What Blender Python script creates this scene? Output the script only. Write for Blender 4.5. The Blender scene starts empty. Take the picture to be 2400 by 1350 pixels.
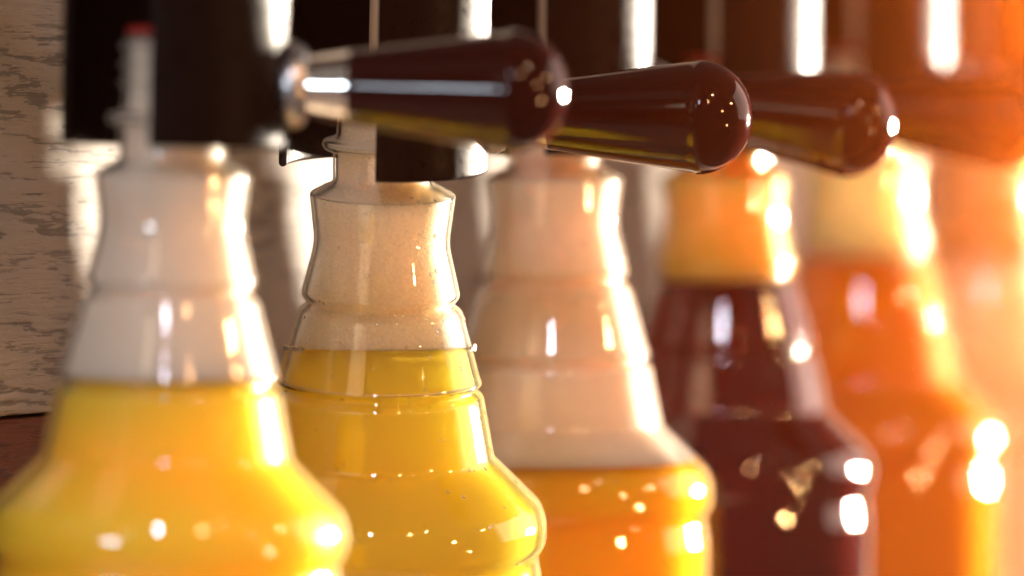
import bpy, bmesh, math, random
from mathutils import Vector, Matrix, Euler
random.seed(7)
scene = bpy.context.scene
COL = scene.collection
R = math.radians

# ------------------------------------------------------------------ camera
K = 0.00012            # metres per photo pixel (2400 wide) at the focus distance
D = 1.6                # focus distance
PITCH = R(1.5)         # camera looks down a little
cam_d = bpy.data.cameras.new("camera")
cam = bpy.data.objects.new("camera", cam_d)
COL.objects.link(cam)
cam_d.sensor_width = 36.0
cam_d.lens = 36.0 * D / (2400 * K)
cam_d.clip_start = 0.05
cam_d.clip_end = 60
cam_d.dof.use_dof = True
cam_d.dof.focus_distance = D
cam_d.dof.aperture_fstop = (cam_d.lens / 1000.0) / 0.050
cam.location = (0, -D, 0)
cam.rotation_euler = (R(90) - PITCH, 0, 0)
scene.camera = cam
CAM_M = Matrix.Translation(cam.location) @ cam.rotation_euler.to_matrix().to_4x4()

def P(px, py, dy):
    """world point seen at photo pixel (px, py) at depth D + dy from the camera"""
    s = (D + dy) / D
    return CAM_M @ Vector(((px - 1200) * K * s, (675 - py) * K * s, -(D + dy)))

# ------------------------------------------------------------------ world
world = bpy.data.worlds.new("World")
scene.world = world
world.use_nodes = True
wb = world.node_tree.nodes["Background"]
wb.inputs[0].default_value = (1.0, 0.88, 0.77, 1)
wb.inputs[1].default_value = 0.11

# ------------------------------------------------------------------ lamps
def area(name, loc, target, sx, sy, radiance, col, spread=180):
    l = bpy.data.lights.new(name, 'AREA')
    l.shape = 'RECTANGLE'
    l.size, l.size_y = sx, sy
    l.energy = radiance * math.pi * sx * sy      # W for a given radiance
    l.color = col
    l.spread = R(spread)
    o = bpy.data.objects.new(name, l)
    COL.objects.link(o)
    o.location = loc
    d = (Vector(target) - Vector(loc)).normalized()
    o.rotation_euler = d.to_track_quat('-Z', 'Y').to_euler()
    return o

AIM = (0.03, 0.1, 0.0)
def around(az, el, dist):
    """a place seen from the bottles: azimuth from the camera's side, positive to the right"""
    return (AIM[0] + dist * math.cos(R(el)) * math.sin(R(az)), AIM[1] - dist * math.cos(R(el)) * math.cos(R(az)), AIM[2] + dist * math.sin(R(el)))
# the sun-filled window, behind and to the right: two panes
area("sunny_window_pane", around(130.7, -0.2, 1.35), (-0.10, -0.15, 0.0), 0.06, 0.055, 560, (1.0, 0.86, 0.68), 38)
area("sunny_window_pane", around(130.7, -3.6, 1.35), (-0.10, -0.15, 0.0), 0.06, 0.055, 560, (1.0, 0.86, 0.68), 38)
# the wide pale daylight round it
area("daylight_window", around(116, 14, 2.2), AIM, 1.9, 1.3, 2.1, (1.0, 0.85, 0.72))
# windows and lamps of the room on the photographer's side
area("cool_window", around(-30, 4, 2.2), AIM, 0.40, 0.15, 50, (0.75, 0.88, 1.0))
area("tall_window", around(-4, 29, 2.2), AIM, 0.09, 0.30, 100, (0.86, 0.84, 1.0))
area("warm_lamp", around(23, 29, 2.2), AIM, 0.08, 0.26, 90, (1.0, 0.50, 0.22))
area("tan_window", around(-22, 22, 2.2), AIM, 0.22, 0.30, 4, (1.0, 0.80, 0.58))
# small warm lamps added to make round glints on the bottles and handles
area("glint_lamp", around(52, 10, 2.0), AIM, 0.05, 0.05, 700, (1.0, 0.50, 0.20))
area("glint_lamp", around(78, 20, 1.8), AIM, 0.05, 0.05, 700, (1.0, 0.50, 0.20))
area("glint_lamp", around(64, -13, 1.9), AIM, 0.045, 0.045, 900, (1.0, 0.50, 0.20))
area("glint_lamp", around(38, 40, 2.0), AIM, 0.05, 0.05, 600, (1.0, 0.62, 0.36))
area("room_fill", around(-30, 45, 2.4), AIM, 1.2, 0.7, 0.2, (1.0, 0.80, 0.62))  # added soft fill for the general ambient, not a particular lamp
# added warm lamp beyond the wall's end, right of frame, for the orange flare
area("flare_lamp", (0.575, 3.6, 0.06), (0.10, -1.0, 0.0), 0.22, 0.22, 4800, (1.0, 0.16, 0.010))

# ------------------------------------------------------------------ render settings
scene.view_settings.view_transform = 'Standard'
scene.view_settings.look = 'None'
scene.view_settings.exposure = 0.06
scene.view_settings.gamma = 1.0
scene.render.engine = 'CYCLES'
cy = scene.cycles
cy.use_denoising = True
cy.use_adaptive_sampling = True
cy.adaptive_threshold = 0.015
cy.max_bounces = 16
cy.transmission_bounces = 12
cy.transparent_max_bounces = 24
cy.diffuse_bounces = 4
cy.glossy_bounces = 6
cy.sample_clamp_indirect = 8
cy.blur_glossy = 0.5
cy.volume_bounces = 0

# ------------------------------------------------------------------ materials
def mat(name):
    m = bpy.data.materials.new(name)
    m.use_nodes = True
    nt = m.node_tree
    return m, nt, nt.nodes["Principled BSDF"], nt.nodes["Material Output"]

def N(nt, t, **kw):
    n = nt.nodes.new(t)
    for k, v in kw.items():
        if k in n.inputs.keys():
            n.inputs[k].default_value = v
        else:
            setattr(n, k, v)
    return n

def noise(nt, scale, detail=4, rough=0.5, vec=None):
    n = N(nt, 'ShaderNodeTexNoise')
    n.inputs['Scale'].default_value = scale
    n.inputs['Detail'].default_value = detail
    n.inputs['Roughness'].default_value = rough
    if vec is not None:
        nt.links.new(vec, n.inputs['Vector'])
    return n

def objcoord(nt, scale=(1, 1, 1), rot=(0, 0, 0)):
    tc = N(nt, 'ShaderNodeTexCoord')
    mp = N(nt, 'ShaderNodeMapping')
    mp.inputs['Scale'].default_value = scale
    mp.inputs['Rotation'].default_value = rot
    nt.links.new(tc.outputs['Object'], mp.inputs['Vector'])
    return mp.outputs['Vector']

def bump(nt, height, strength, dist):
    b = N(nt, 'ShaderNodeBump')
    b.inputs['Strength'].default_value = strength
    b.inputs['Distance'].default_value = dist
    nt.links.new(height, b.inputs['Height'])
    return b

def ramp(nt, fac, stops):
    r = N(nt, 'ShaderNodeValToRGB')
    e = r.color_ramp.elements
    while len(e) < len(stops):
        e.new(0.5)
    for el, (p, c) in zip(e, stops):
        el.position = p
        el.color = (*c, 1) if len(c) == 3 else c
    nt.links.new(fac, r.inputs['Fac'])
    return r

def m_pet():
    m, nt, p, out = mat("clear_plastic")
    nt.nodes.remove(p)
    lw = N(nt, 'ShaderNodeLayerWeight'); lw.inputs['Blend'].default_value = 0.5
    pw = N(nt, 'ShaderNodeMath', operation='POWER'); pw.inputs[1].default_value = 5.0
    nt.links.new(lw.outputs['Facing'], pw.inputs[0])
    fr = N(nt, 'ShaderNodeMath', operation='MULTIPLY_ADD'); fr.inputs[1].default_value = 0.95; fr.inputs[2].default_value = 0.045
    nt.links.new(pw.outputs[0], fr.inputs[0])
    v = objcoord(nt)
    nz = noise(nt, 90, 2, 0.5, v)
    n2 = noise(nt, 900, 2, 0.5, v)
    ad = N(nt, 'ShaderNodeMath', operation='MULTIPLY_ADD')
    nt.links.new(n2.outputs['Fac'], ad.inputs[0]); ad.inputs[1].default_value = 0.06
    nt.links.new(nz.outputs['Fac'], ad.inputs[2])
    b = bump(nt, ad.outputs[0], 0.25, 0.0006)
    gl = N(nt, 'ShaderNodeBsdfGlossy'); gl.inputs['Roughness'].default_value = 0.03
    nt.links.new(b.outputs[0], gl.inputs['Normal'])
    tr = N(nt, 'ShaderNodeBsdfTransparent'); tr.inputs['Color'].default_value = (0.985, 0.985, 0.98, 1)
    rf = N(nt, 'ShaderNodeBsdfRefraction'); rf.inputs['IOR'].default_value = 1.5; rf.inputs['Roughness'].default_value = 0.04
    nt.links.new(b.outputs[0], rf.inputs['Normal'])
    edge = N(nt, 'ShaderNodeMapRange', interpolation_type='SMOOTHSTEP')
    edge.inputs['From Min'].default_value = 0.62; edge.inputs['From Max'].default_value = 0.85
    nt.links.new(lw.outputs['Facing'], edge.inputs['Value'])
    m0 = N(nt, 'ShaderNodeMixShader')
    nt.links.new(edge.outputs[0], m0.inputs[0]); nt.links.new(tr.outputs[0], m0.inputs[1]); nt.links.new(rf.outputs[0], m0.inputs[2])
    # whitish edge mixed in to stand for light refracted in the rim
    df = N(nt, 'ShaderNodeBsdfDiffuse'); tl = N(nt, 'ShaderNodeBsdfTranslucent')
    for q in (df, tl): q.inputs['Color'].default_value = (0.95, 0.92, 0.86, 1)
    mk = N(nt, 'ShaderNodeMixShader')
    nt.links.new(df.outputs[0], mk.inputs[1]); nt.links.new(tl.outputs[0], mk.inputs[2])
    rim_light = N(nt, 'ShaderNodeMapRange', interpolation_type='SMOOTHSTEP')
    rim_light.inputs['From Min'].default_value = 0.70; rim_light.inputs['From Max'].default_value = 0.92
    rim_light.inputs['To Max'].default_value = 0.28
    nt.links.new(lw.outputs['Facing'], rim_light.inputs['Value'])
    m1 = N(nt, 'ShaderNodeMixShader')
    nt.links.new(rim_light.outputs[0], m1.inputs[0]); nt.links.new(m0.outputs[0], m1.inputs[1]); nt.links.new(mk.outputs[0], m1.inputs[2])
    m0 = m1
    mx = N(nt, 'ShaderNodeMixShader')
    nt.links.new(fr.outputs[0], mx.inputs[0])
    nt.links.new(m0.outputs[0], mx.inputs[1]); nt.links.new(gl.outputs[0], mx.inputs[2])
    nt.links.new(mx.outputs[0], out.inputs['Surface'])
    return m

def m_drink(name, col, sss, trans, rough, radius=(1.0, 0.6, 0.15), scale=0.02, bumpy=0.0):
    m, nt, p, out = mat(name)
    p.inputs['Base Color'].default_value = (*col, 1)
    p.inputs['Subsurface Weight'].default_value = sss
    p.inputs['Subsurface Radius'].default_value = radius
    p.inputs['Subsurface Scale'].default_value = scale
    p.inputs['Transmission Weight'].default_value = trans
    p.inputs['Roughness'].default_value = rough
    p.inputs['IOR'].default_value = 1.33
    p.inputs['Specular IOR Level'].default_value = 0.15
    if bumpy:
        v = objcoord(nt)
        vo = N(nt, 'ShaderNodeTexVoronoi'); vo.inputs['Scale'].default_value = 1500
        nt.links.new(v, vo.inputs['Vector'])
        nz = noise(nt, 1100, 3, 0.6, v)
        ad = N(nt, 'ShaderNodeMath', operation='ADD')
        nt.links.new(vo.outputs['Distance'], ad.inputs[0]); nt.links.new(nz.outputs['Fac'], ad.inputs[1])
        b = bump(nt, ad.outputs[0], bumpy, 0.0008)
        nt.links.new(b.outputs[0], p.inputs['Normal'])
        rp = ramp(nt, nz.outputs['Fac'], [(0.3, tuple(c * 0.88 for c in col)), (0.7, tuple(min(1, c * 1.06) for c in col))])
        nt.links.new(rp.outputs[0], p.inputs['Base Color'])
    return m

def m_simple(name, col, rough, metal=0.0, coat=0.0, bumpscale=0, bumpstr=0.1, spec=0.5):
    m, nt, p, out = mat(name)
    p.inputs['Base Color'].default_value = (*col, 1)
    p.inputs['Roughness'].default_value = rough
    p.inputs['Metallic'].default_value = metal
    p.inputs['Coat Weight'].default_value = coat
    p.inputs['Specular IOR Level'].default_value = spec
    if bumpscale:
        v = objcoord(nt)
        nz = noise(nt, bumpscale, 5, 0.6, v)
        b = bump(nt, nz.outputs['Fac'], bumpstr, 0.0005)
        nt.links.new(b.outputs[0], p.inputs['Normal'])
        rr = N(nt, 'ShaderNodeMapRange')
        rr.inputs['From Min'].default_value = 0.35; rr.inputs['From Max'].default_value = 0.75
        rr.inputs['To Min'].default_value = rough * 0.7; rr.inputs['To Max'].default_value = min(1, rough * 1.8)
        nt.links.new(nz.outputs['Fac'], rr.inputs['Value'])
        nt.links.new(rr.outputs[0], p.inputs['Roughness'])
    return m

def m_wood(name, tone):
    m, nt, p, out = mat(name)
    oi = N(nt, 'ShaderNodeObjectInfo')
    tc = N(nt, 'ShaderNodeTexCoord')
    off = N(nt, 'ShaderNodeVectorMath', operation='SCALE')
    off.inputs[0].default_value = (3.1, 0, 1.7)
    nt.links.new(oi.outputs['Random'], off.inputs['Scale'])
    add = N(nt, 'ShaderNodeVectorMath', operation='ADD')
    nt.links.new(tc.outputs['Object'], add.inputs[0]); nt.links.new(off.outputs[0], add.inputs[1])
    def mapped(scale):
        mp = N(nt, 'ShaderNodeMapping')
        mp.inputs['Scale'].default_value = scale
        mp.inputs['Rotation'].default_value = (0, R(-5), 0)
        nt.links.new(add.outputs[0], mp.inputs['Vector'])
        return mp.outputs['Vector']
    warp = noise(nt, 1.0, 6, 0.62, mapped((6, 30, 42)))
    sep = N(nt, 'ShaderNodeSeparateXYZ')
    nt.links.new(mapped((1, 1, 1)), sep.inputs[0])
    ph = N(nt, 'ShaderNodeMath', operation='MULTIPLY_ADD')          # growth rings: about 6 mm apart, bent by the noise
    nt.links.new(warp.outputs['Fac'], ph.inputs[0]); ph.inputs[1].default_value = 52.0
    zz = N(nt, 'ShaderNodeMath', operation='MULTIPLY'); zz.inputs[1].default_value = 700.0
    nt.links.new(sep.outputs['Z'], zz.inputs[0]); nt.links.new(zz.outputs[0], ph.inputs[2])
    sn = N(nt, 'ShaderNodeMath', operation='SINE'); nt.links.new(ph.outputs[0], sn.inputs[0])
    amp = noise(nt, 1.0, 2, 0.5, mapped((5, 10, 22)))
    am = N(nt, 'ShaderNodeMapRange'); am.inputs['From Min'].default_value = 0.40; am.inputs['From Max'].default_value = 0.60
    am.inputs['To Min'].default_value = 0.14; am.inputs['To Max'].default_value = 0.50
    nt.links.new(amp.outputs['Fac'], am.inputs['Value'])
    big = N(nt, 'ShaderNodeMath', operation='MULTIPLY_ADD')
    nt.links.new(sn.outputs[0], big.inputs[0]); nt.links.new(am.outputs[0], big.inputs[1]); big.inputs[2].default_value = 0.55
    fine = noise(nt, 1.0, 6, 0.7, mapped((30, 120, 950)))
    pore = noise(nt, 1.0, 3, 0.6, mapped((420, 900, 2400)))
    band = big
    h1 = N(nt, 'ShaderNodeMath', operation='MULTIPLY_ADD')
    nt.links.new(fine.outputs['Fac'], h1.inputs[0]); h1.inputs[1].default_value = 1.5
    nt.links.new(band.outputs[0], h1.inputs[2])
    h2 = N(nt, 'ShaderNodeMath', operation='MULTIPLY_ADD')
    nt.links.new(pore.outputs['Fac'], h2.inputs[0]); h2.inputs[1].default_value = 0.5
    nt.links.new(h1.outputs[0], h2.inputs[2])
    b = bump(nt, h2.outputs[0], 1.0, 0.0024)
    nt.links.new(b.outputs[0], p.inputs['Normal'])
    c = ramp(nt, h1.outputs[0], [(0.75, tuple(x * 0.45 for x in tone)), (1.1, tuple(x * 0.68 for x in tone)), (1.25, tuple(x * 0.85 for x in tone)), (1.65, tuple(x * 1.1 for x in tone))])
    nt.links.new(c.outputs[0], p.inputs['Base Color'])
    p.inputs['Roughness'].default_value = 0.45
    p.inputs['Specular IOR Level'].default_value = 0.45
    return m

PET = m_pet()
BLACK = m_simple("black_plastic", (0.008, 0.003, 0.002), 0.36, bumpscale=320, bumpstr=0.12, spec=0.06)
HANDLE = m_simple("dark_brown_gloss", (0.022, 0.0022, 0.001), 0.045, bumpscale=150, bumpstr=0.05, spec=0.26)
CHROME = m_simple("chrome", (0.75, 0.73, 0.72), 0.10, metal=1.0, bumpscale=200, bumpstr=0.05)
STEEL = m_simple("brushed_steel", (0.55, 0.52, 0.52), 0.28, metal=1.0, bumpscale=300, bumpstr=0.15)
RED = m_simple("red_rubber", (0.32, 0.006, 0.004), 0.4)
TUBE = m_simple("cream_tube", (0.55, 0.40, 0.26), 0.25)
WOOD = m_wood("weathered_wood", (0.46, 0.40, 0.35))
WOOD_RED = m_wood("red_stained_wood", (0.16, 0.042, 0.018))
DROP, _nt, _p, _o = mat("water_drop")
_p.inputs['Base Color'].default_value = (1, 1, 1, 1); _p.inputs['Roughness'].default_value = 0.07
_p.inputs['IOR'].default_value = 1.33; _p.inputs['Transmission Weight'].default_value = 1.0

# ------------------------------------------------------------------ mesh helpers
def mesh_obj(name, verts, faces, material, parent=None, smooth=True):
    me = bpy.data.meshes.new(name)
    me.from_pydata([tuple(v) for v in verts], [], faces)
    me.validate()
    bm = bmesh.new(); bm.from_mesh(me)
    bmesh.ops.remove_doubles(bm, verts=bm.verts, dist=1e-7)
    bmesh.ops.recalc_face_normals(bm, faces=bm.faces)
    bm.to_mesh(me); bm.free()
    if smooth:
        for p in me.polygons: p.use_smooth = True
    me.materials.append(material)
    o = bpy.data.objects.new(name, me)
    COL.objects.link(o)
    if parent is not None: o.parent = parent
    return o

def tag(o, label=None, cat=None, group=None, kind=None):
    if label: o["label"] = label
    if cat: o["category"] = cat
    if group: o["group"] = group
    if kind: o["kind"] = kind

def empty(name, loc, rot=(0, 0, 0)):
    o = bpy.data.objects.new(name, None)
    o.empty_display_size = 0.02
    COL.objects.link(o)
    o.location = loc; o.rotation_euler = rot
    return o

def fillet(pts, n=4):
    """pts: (r, z, fillet) -> polyline with rounded corners"""
    out = []
    for i, p in enumerate(pts):
        f = p[2] if len(p) > 2 else 0
        v = Vector(p[:2])
        if f <= 0 or i in (0, len(pts) - 1):
            out.append(v); continue
        a = Vector(pts[i - 1][:2]); b = Vector(pts[i + 1][:2])
        fa = min(f, (a - v).length * 0.48); fb = min(f, (b - v).length * 0.48)
        s = v + (a - v).normalized() * fa; e = v + (b - v).normalized() * fb
        for k in range(n + 1):
            t = k / n
            out.append(s * (1 - t) ** 2 + v * 2 * t * (1 - t) + e * t * t)
    return out

def lathe_data(prof, seg=96, axis='Z'):
    """prof: [(r, z)], poles where r == 0"""
    verts, faces, rings = [], [], []
    for r, z in prof:
        if r < 1e-9:
            rings.append([len(verts)]); verts.append((0, 0, z))
        else:
            rings.append(list(range(len(verts), len(verts) + seg)))
            for i in range(seg):
                a = 2 * math.pi * i / seg
                verts.append((r * math.cos(a), r * math.sin(a), z))
    for A, B in zip(rings, rings[1:]):
        for i in range(seg):
            j = (i + 1) % seg
            if len(A) == 1 and len(B) == 1: continue
            if len(A) == 1: faces.append((A[0], B[i], B[j]))
            elif len(B) == 1: faces.append((A[i], A[j], B[0]))
            else: faces.append((A[i], A[j], B[j], B[i]))
    if axis == 'X':
        verts = [(z, x, y) for x, y, z in verts]
    return verts, faces

def lathe(name, prof, material, parent, seg=96, axis='Z', shift=(0, 0, 0)):
    v, f = lathe_data(prof, seg, axis)
    v = [(a + shift[0], b + shift[1], c + shift[2]) for a, b, c in v]
    return mesh_obj(name, v, f, material, parent)

def box(name, lo, hi, material, parent=None, bev=0.0):
    bm = bmesh.new()
    bmesh.ops.create_cube(bm, size=1)
    for v in bm.verts:
        v.co = Vector([lo[i] + (v.co[i] + 0.5) * (hi[i] - lo[i]) for i in range(3)])
    if bev:
        bmesh.ops.bevel(bm, geom=bm.edges[:], offset=bev, segments=3, affect='EDGES', profile=0.5)
    me = bpy.data.meshes.new(name); bm.to_mesh(me); bm.free()
    me.materials.append(material)
    o = bpy.data.objects.new(name, me); COL.objects.link(o)
    if parent is not None: o.parent = parent
    return o

# ------------------------------------------------------------------ wooden wall
WDIR = Vector((0.4213, 0.9069, 0)).normalized()        # along the row of taps
WANG = math.atan2(WDIR.y, WDIR.x)
wall = empty("wooden_wall", (-0.136, 0.0, -0.30), (0, 0, WANG))
tag(wall, "rough weathered brown plank wall behind the row of bottles, grain running lengthwise", "wall")
zs = [0.0, 0.10, 0.222, 0.372, 0.60]
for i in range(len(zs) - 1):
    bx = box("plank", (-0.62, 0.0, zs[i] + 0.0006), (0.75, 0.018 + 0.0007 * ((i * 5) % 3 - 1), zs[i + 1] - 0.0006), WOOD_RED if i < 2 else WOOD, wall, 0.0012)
# slab behind the joints
box("backing", (-0.62, 0.020, 0.0), (0.75, 0.03, 0.60), m_simple("dark_backing", (0.03, 0.015, 0.01), 0.8), wall)

# ------------------------------------------------------------------ bottles
# outer profile in photo pixels at the focus distance: (half width, down from the upper bulge, corner rounding)
PROFILE = [(172, -2, 14), (171, 8, 12), (158, 115, 26), (188, 238, 10), (173, 258, 8), (193, 274, 9),
           (238, 432, 18), (244, 446, 7), (228, 458, 7), (247, 474, 9), (276, 620, 9), (388, 728, 12),
           (405, 772, 26), (402, 824, 12), (385, 850, 12), (388, 872, 14), (396, 915, 20), (396, 1330, 60),
           (372, 1470, 40), (300, 1500, 20)]
NECK = [(108, -298, 4), (112, -292, 4)]
for zt in (-272, -232, -192):
    NECK += [(110, zt - 14, 4), (122, zt - 6, 4), (122, zt + 2, 4), (110, zt + 10, 4)]
NECK += [(112, -140, 3), (122, -134, 3), (142, -128, 8), (146, -116, 8), (140, -104, 8), (119, -100, 3), (117, -30, 8)]
FULL = NECK + PROFILE
NECK_END = -30

def outer():
    return fillet([(r, z, f) for r, z, f in FULL], 5)

def densify(pts, step=12):
    out = [pts[0]]
    for a, b in zip(pts, pts[1:]):
        n = max(1, int((b - a).length / step))
        for k in range(1, n + 1): out.append(a.lerp(b, k / n))
    return out

def offset(pts, d):
    res = []
    for i, p in enumerate(pts):
        a = pts[max(0, i - 1)]; b = pts[min(len(pts) - 1, i + 1)]
        t = (b - a).normalized()
        n = Vector((-t.y, t.x))          # pointing inwards for a downward profile
        q = p + n * d
        res.append(Vector((max(2, q.x), q.y)))
    return res

SP = 0.112
UNITS = [
    dict(px=404, ref=405, dy=-SP,   rx=0.5, ry=1.3, level=885),
    dict(px=897, ref=455, dy=0.0,   rx=7.0, ry=1.3, level=816),
    dict(px=1299, ref=417, dy=SP,   rx=0.3, ry=0.2, level=1080),
    dict(px=1699, ref=414, dy=2*SP, rx=0.5, ry=0.3, level=655),
    dict(px=2025, ref=375, dy=3*SP, rx=0.5, ry=0.2, level=603),
    dict(px=2316, ref=384, dy=4*SP, rx=0.5, ry=0.2, level=606),
]
LIQ = [
    m_drink("cloudy_yellow_lemonade", (1.0, 0.61, 0.045), 1.0, 0.0, 0.25, (1, 1, 1), 0.045),
    m_drink("clear_golden_beer", (1.0, 0.70, 0.06), 0.9, 0.50, 0.015, (1, 1, 1), 0.05),
    m_drink("orange_drink", (1.0, 0.44, 0.012), 0.95, 0.15, 0.06, (1, 0.9, 0.6), 0.05),
    m_drink("dark_red_beer", (0.20, 0.006, 0.001), 0.2, 0.75, 0.06, scale=0.01),
    m_drink("amber_beer", (1.0, 0.36, 0.012), 0.75, 0.4, 0.06, (1, 0.9, 0.6), 0.016),
    m_drink("milky_cream_drink", (0.90, 0.74, 0.58), 1.0, 0.0, 0.3, (1, 0.9, 0.7), 0.03),
]
FOAM = [
    m_drink("cream_foam_haze", (0.76, 0.66, 0.55), 0.9, 0.0, 0.5, (1, 0.96, 0.9), 0.022, 0.15),
    m_drink("fine_cream_foam", (0.82, 0.70, 0.53), 0.9, 0.0, 0.5, (1, 0.95, 0.88), 0.02, 0.35),
    m_drink("pinkish_cream_foam", (0.82, 0.66, 0.53), 0.9, 0.0, 0.5, (1, 0.95, 0.88), 0.022, 0.15),
    m_drink("amber_foam", (0.88, 0.52, 0.10), 0.9, 0.0, 0.5, (1, 0.75, 0.45), 0.025, 0.15),
    m_drink("golden_white_foam", (1.0, 0.84, 0.52), 0.9, 0.0, 0.5, (1, 0.8, 0.5), 0.03, 0.15),
    m_drink("tan_foam", (0.70, 0.46, 0.24), 0.9, 0.0, 0.5, (1, 0.8, 0.5), 0.012, 0.15),
]
BLAB = [
    "nearest bottle, cloudy yellow drink under a tall cream haze, touching the left edge",
    "sharp second bottle, clear golden drink with fine bubbly foam above its waterline",
    "third bottle with bright orange drink low down under pinkish cream foam",
    "fourth bottle filled with very dark red drink under amber foam",
    "fifth bottle, amber orange drink under glowing white golden foam",
    "farthest bottle, pale cream drink, cut by the right edge behind the amber bottle",
]
TLAB = [
    "nearest black filling tap, beside the plank wall, with red seal and horizontal handle",
    "second black filling tap above the golden drink bottle, its handle end in sharp focus",
    "third black filling tap above the bottle of orange drink, dark red brown handle",
    "fourth black filling tap above the dark red bottle, handle reaching the right edge",
    "fifth black filling tap above the amber orange bottle, blurred in orange light",
    "sixth and farthest filling tap, very blurred, above the pale cream bottle",
]
BASE = 1500     # bottle base below the reference point, px

# template meshes
def shell_data():
    o = densify(outer(), 40)
    prof = [(p.x * K, (BASE - p.y) * K) for p in o]
    inner = offset(o, 7)
    prof_in = [(p.x * K, (BASE - p.y) * K) for p in reversed(inner)]
    full = prof + [(0, 0.004)] + [(0, 0.0048)] + prof_in
    full.append(prof[0])
    return full

shell_prof = shell_data()
sv, sf = lathe_data(shell_prof, 128)
_tmp = mesh_obj("bottle_wall", sv, sf, PET)
shell_mesh = _tmp.data
bpy.data.objects.remove(_tmp)

inner_pts = densify(offset(outer(), 15), 6)
foam_pts = densify(offset(outer(), 10), 6)

def fill_mesh(name, M, zworld, below, material, parent):
    """the part of the inside below / above the horizontal plane z = zworld"""
    Mi = M.inverted()
    pts = inner_pts if below else foam_pts
    prof = [(p.x * K, (BASE - p.y) * K) for p in pts if p.y < BASE - 12 and p.y > -290]
    prof = [(0, prof[0][1])] + prof + [(0, prof[-1][1])]
    v, f = lathe_data(prof, 96)
    up = (M.to_3x3() @ Vector((0, 0, 1))).normalized()
    nv = []
    g = 0.00006
    for c in v:
        w = M @ Vector(c)
        d = w.z - zworld
        if below and d > -g: w = w - up * ((d + g) / up.z)
        if (not below) and d < g: w = w - up * ((d - g) / up.z)
        nv.append(Mi @ w)
    # drop faces wholly flattened onto the plane except a clean cap
    def flat(face):
        return all(abs((M @ nv[i]).z - (zworld + (-g if below else g))) < 1e-7 for i in face)
    keep = [fa for fa in f if not flat(fa)]
    used = sorted({i for fa in keep for i in fa})
    mp = {i: n for n, i in enumerate(used)}
    vv = [nv[i] for i in used]; ff = [tuple(mp[i] for i in fa) for fa in keep]
    bm = bmesh.new()
    bv = [bm.verts.new(x) for x in vv]
    for fa in ff:
        try: bm.faces.new([bv[i] for i in fa])
        except ValueError: pass
    bmesh.ops.remove_doubles(bm, verts=bm.verts, dist=1e-7)
    edges = [e for e in bm.edges if len(e.link_faces) == 1]
    if edges: bmesh.ops.holes_fill(bm, edges=edges, sides=0)
    bmesh.ops.recalc_face_normals(bm, faces=bm.faces)
    for fc in bm.faces: fc.smooth = len(fc.verts) <= 4
    me = bpy.data.meshes.new(name); bm.to_mesh(me); bm.free()
    me.materials.append(material)
    o = bpy.data.objects.new(name, me); COL.objects.link(o); o.parent = parent
    return o

# ------------------------------------------------------------------ taps
def arc_shell(name, r0, r1, z0, z1, a0, a1, material, parent, n=72):
    """C-shaped upright shell; angle 0 faces the camera, positive to the right"""
    verts, faces = [], []
    b = (r1 - r0) * 0.3
    sec = [(r1 - b, z0), (r1, z0 + b), (r1, z1 - b), (r1 - b, z1), (r0 + b, z1), (r0, z1 - b), (r0, z0 + b), (r0 + b, z0)]
    m = len(sec)
    for i in range(n + 1):
        a = a0 + (a1 - a0) * i / n
        for r, z in sec:
            verts.append((r * math.sin(a), -r * math.cos(a), z))
    for i in range(n):
        for j in range(m):
            k = (j + 1) % m
            faces.append((i * m + j, i * m + k, (i + 1) * m + k, (i + 1) * m + j))
    faces.append(tuple(range(m))); faces.append(tuple(range(n * m, n * m + m)))
    o = mesh_obj(name, verts, faces, material, parent)
    bv = o.modifiers.new("bevel", 'BEVEL'); bv.width = 0.0005; bv.segments = 3; bv.limit_method = 'ANGLE'; bv.angle_limit = R(40)
    bv.harden_normals = True
    return o

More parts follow.
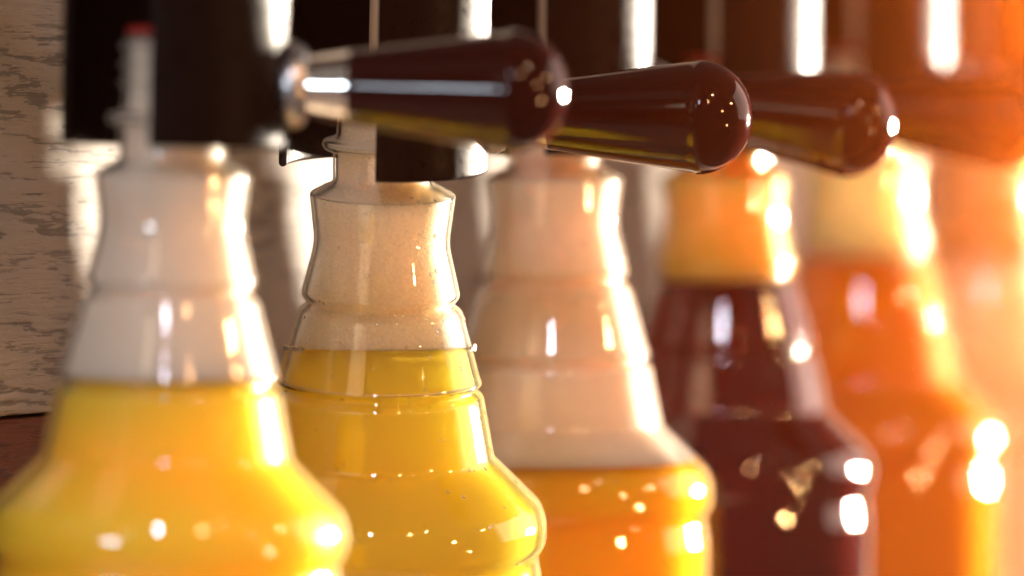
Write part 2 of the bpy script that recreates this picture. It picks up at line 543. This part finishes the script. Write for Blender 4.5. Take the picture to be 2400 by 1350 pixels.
TAPZ = -58      # lower rim of the tap relative to the bottle's bulge
def make_tap(root, handle_pitch, handle_yaw, seal, slot):
    U = lambda px: px * K
    top = 640 + TAPZ
    arc_shell("tap_body", U(226), U(246), 0, U(top), R(slot), R(268), BLACK, root)
    lathe("top_cap", [(0, U(top + 1)), (U(240), U(top + 1)), (U(250), U(top + 8)), (U(250), U(top + 60)), (U(240), U(top + 70)), (0, U(top + 70))], BLACK, root)
    lathe("filler_tube", [(0, U(30)), (U(36), U(30)), (U(39), U(34)), (U(39), U(top - 1)), (0, U(top - 1))], TUBE, root, 48)
    if seal:
        zt = 298 + TAPZ
        lathe("seal", [(U(44), U(zt + 2)), (U(98), U(zt + 2)), (U(108), U(zt + 6)), (U(108), U(zt + 14)), (U(98), U(zt + 19)), (U(44), U(zt + 19)), (U(44), U(zt + 2))], RED, root, 64)
    # bracket to the wall
    br = box("bracket", (-0.088, -0.012, 0.0), (-0.024, 0.012, 0.02), BLACK, root, 0.002)
    br.location = (0, 0, U(top - 120)); br.rotation_euler = (0, 0, WANG + R(-90))
    # handle: pivot disc > ferrule + grip
    zp = 197 + TAPZ
    fl = lathe("pivot_disc", [(0, U(228)), (U(80), U(228)), (U(88), U(236)), (U(94), U(252)), (U(94), U(268)), (U(86), U(284)), (U(66), U(292)), (0, U(292))], STEEL, root, 64, 'X')
    fl.location = (0, 0, U(zp))
    hp = fillet([(0.0001, 252, 0), (58, 252, 4), (61, 262, 6), (66, 300, 6), (82, 384, 3), (84, 392, 3), (84, 400, 3), (126, 690, 60), (136, 770, 70)], 5)
    # rounded end
    hp = hp[:-1]
    r0 = hp[-1]
    lp = [(p.x, p.y) for p in hp]
    x0, rr = 735.0, 134.0
    lp = [(r, x) for r, x in lp if x < x0 - 6]
    for k in range(0, 15):
        a = math.pi / 2 * k / 14
        lp.append((max(1e-6, rr * math.cos(a)) if k < 14 else 0, x0 + 127 * math.sin(a)))
    fer = [(r, x) for r, x in lp if x <= 386]
    grip = [(r, x) for r, x in lp if x > 386]
    fer = [(0, 252)] + [(r, x) for r, x in fer[1:]] + [(0, fer[-1][1])]
    grip = [(0, 387.0), (80, 387.0)] + grip
    g = lathe("handle", [(U(r), U(x - 252)) for r, x in grip], HANDLE, root, 96, 'X')
    g.location = (U(252), 0, U(zp)); g.rotation_euler = (0, handle_pitch, handle_yaw)
    f = lathe("ferrule", [(U(r), U(x - 252)) for r, x in fer], CHROME, g, 64, 'X')
    return g

ICO = bmesh.new(); bmesh.ops.create_icosphere(ICO, subdivisions=2, radius=1.0)
ICO_V = [v.co.copy() for v in ICO.verts]; ICO_F = [tuple(v.index for v in f.verts) for f in ICO.faces]; ICO.free()

def beads(name, spots, material, parent):
    """spots: (centre, normal, radius, flatness)"""
    v, f = [], []
    for c, n, r, fl in spots:
        q = n.to_track_quat('Z', 'Y').to_matrix()
        o = len(v)
        sx = random.uniform(0.85, 1.15)
        v += [c + q @ Vector((p.x * r * sx, p.y * r / sx, p.z * r * fl)) for p in ICO_V]
        f += [tuple(o + k for k in fa) for fa in ICO_F]
    o = mesh_obj(name, v, f, material, parent)
    tag(o, kind="stuff")
    return o

def add_drops(name, n, rmin, rmax, parent, seed):
    random.seed(seed)
    prof = densify(outer(), 6)
    idx = [k for k, p in enumerate(prof) if -20 < p.y < 900]
    spots = []
    for _ in range(n):
        k = random.choice(idx)
        p = prof[k]; t = (prof[k + 1] - prof[k - 1]).normalized(); nn = Vector((t.y, -t.x))
        a = R(random.uniform(-85, 88)) if random.random() < 0.6 else R(random.uniform(25, 85))
        r = (rmin + (rmax - rmin) * random.random() ** 2.5) * 0.001
        rad = Vector((math.sin(a), -math.cos(a), 0))
        c = rad * (p.x * K) + Vector((0, 0, (BASE - p.y) * K))
        nrm = (rad * nn.x + Vector((0, 0, -nn.y))).normalized()
        spots.append((c + nrm * r * 0.1, nrm, r, 0.55))
    return beads(name, spots, DROP, parent)

def add_froth(name, M, zl, material, parent):
    random.seed(5)
    Mi = M.inverted()
    spots = []
    pr = [((BASE - p.y) * K, p.x * K) for p in offset(outer(), 7)]
    for _ in range(420):
        a = R(random.uniform(-92, 92))
        r = random.uniform(0.20, 0.55) * 0.001
        d = Vector((math.sin(a), -math.cos(a), 0))
        z = None
        zz = (Mi @ Vector((M.translation.x, M.translation.y, zl))).z
        for _k in range(4):
            rad = min(pr, key=lambda q: abs(q[0] - zz))[1]
            w = M @ (d * rad + Vector((0, 0, zz)))
            zz += zl - w.z
        c = d * (rad - r * 0.6) + Vector((0, 0, zz + random.uniform(-1.2, 0.8) * 0.001 * random.random()))
        spots.append((c, d, r, 0.9))
    return beads(name, spots, material, parent)

HP = [0.4, -0.9, 7.0, 5.2, 4.5, 4.0]
for i, u in enumerate(UNITS):
    rot = Euler((R(u['rx']), R(u['ry']), 0))
    Rm = rot.to_matrix()
    ref = P(u['px'], u['ref'], u['dy'])
    base = ref + Rm @ Vector((0, 0, -BASE * K))
    bottle = empty("bottle", base, rot)
    tag(bottle, BLAB[i], "bottle", "bottles hanging in a row under the taps")
    M = Matrix.Translation(base) @ Rm.to_4x4()
    sh = bpy.data.objects.new("bottle_wall", shell_mesh); COL.objects.link(sh); sh.parent = bottle
    zl = P(u['px'], u['level'], u['dy']).z
    fill_mesh("liquid", M, zl, True, LIQ[i], bottle)
    fill_mesh("foam", M, zl, False, FOAM[i], bottle)
    n_drop, rmin, rmax = [(50, .25, .5), (240, .16, .75), (70, .3, .7), (80, .35, .8), (80, .35, .8), (20, .4, .8)][i]
    add_drops("droplets", n_drop, rmin, rmax, bottle, 11 + i)
    if i == 1: add_froth("froth", M, zl, FOAM[i], bottle)
    tbase = ref + Rm @ Vector((0, 0, -TAPZ * K))
    tap = empty("filling_tap", tbase, rot)
    tag(tap, TLAB[i], "tap", "filling taps in a row along the plank wall")
    make_tap(tap, R(HP[i] - u['ry'] * 0), R(-6), True, (-9, -3, -6, -7, -7, -7)[i])

# ------------------------------------------------------------------ shelf under the bottles
shelf = box("shelf", (-0.62, -0.17, 0), (0.75, 0.0, 0.02), WOOD, None, 0.002)
shelf.location = (-0.136, 0, -0.275); shelf.rotation_euler = (0, 0, WANG)
tag(shelf, kind="structure")

# ------------------------------------------------------------------ thin haze added to carry the orange flare
hz, hnt, hp_, hout = mat("flare_haze")
hnt.nodes.remove(hp_)
pv = N(hnt, 'ShaderNodeVolumePrincipled')
pv.inputs['Color'].default_value = (0.95, 0.93, 0.90, 1)
pv.inputs['Density'].default_value = 0.003
pv.inputs['Anisotropy'].default_value = 0.975
hnt.links.new(pv.outputs[0], hout.inputs['Volume'])
haze = box("haze", (-3.5, -3.5, -1.3), (4.0, 6.0, 2.5), hz)
tag(haze, kind="stuff")
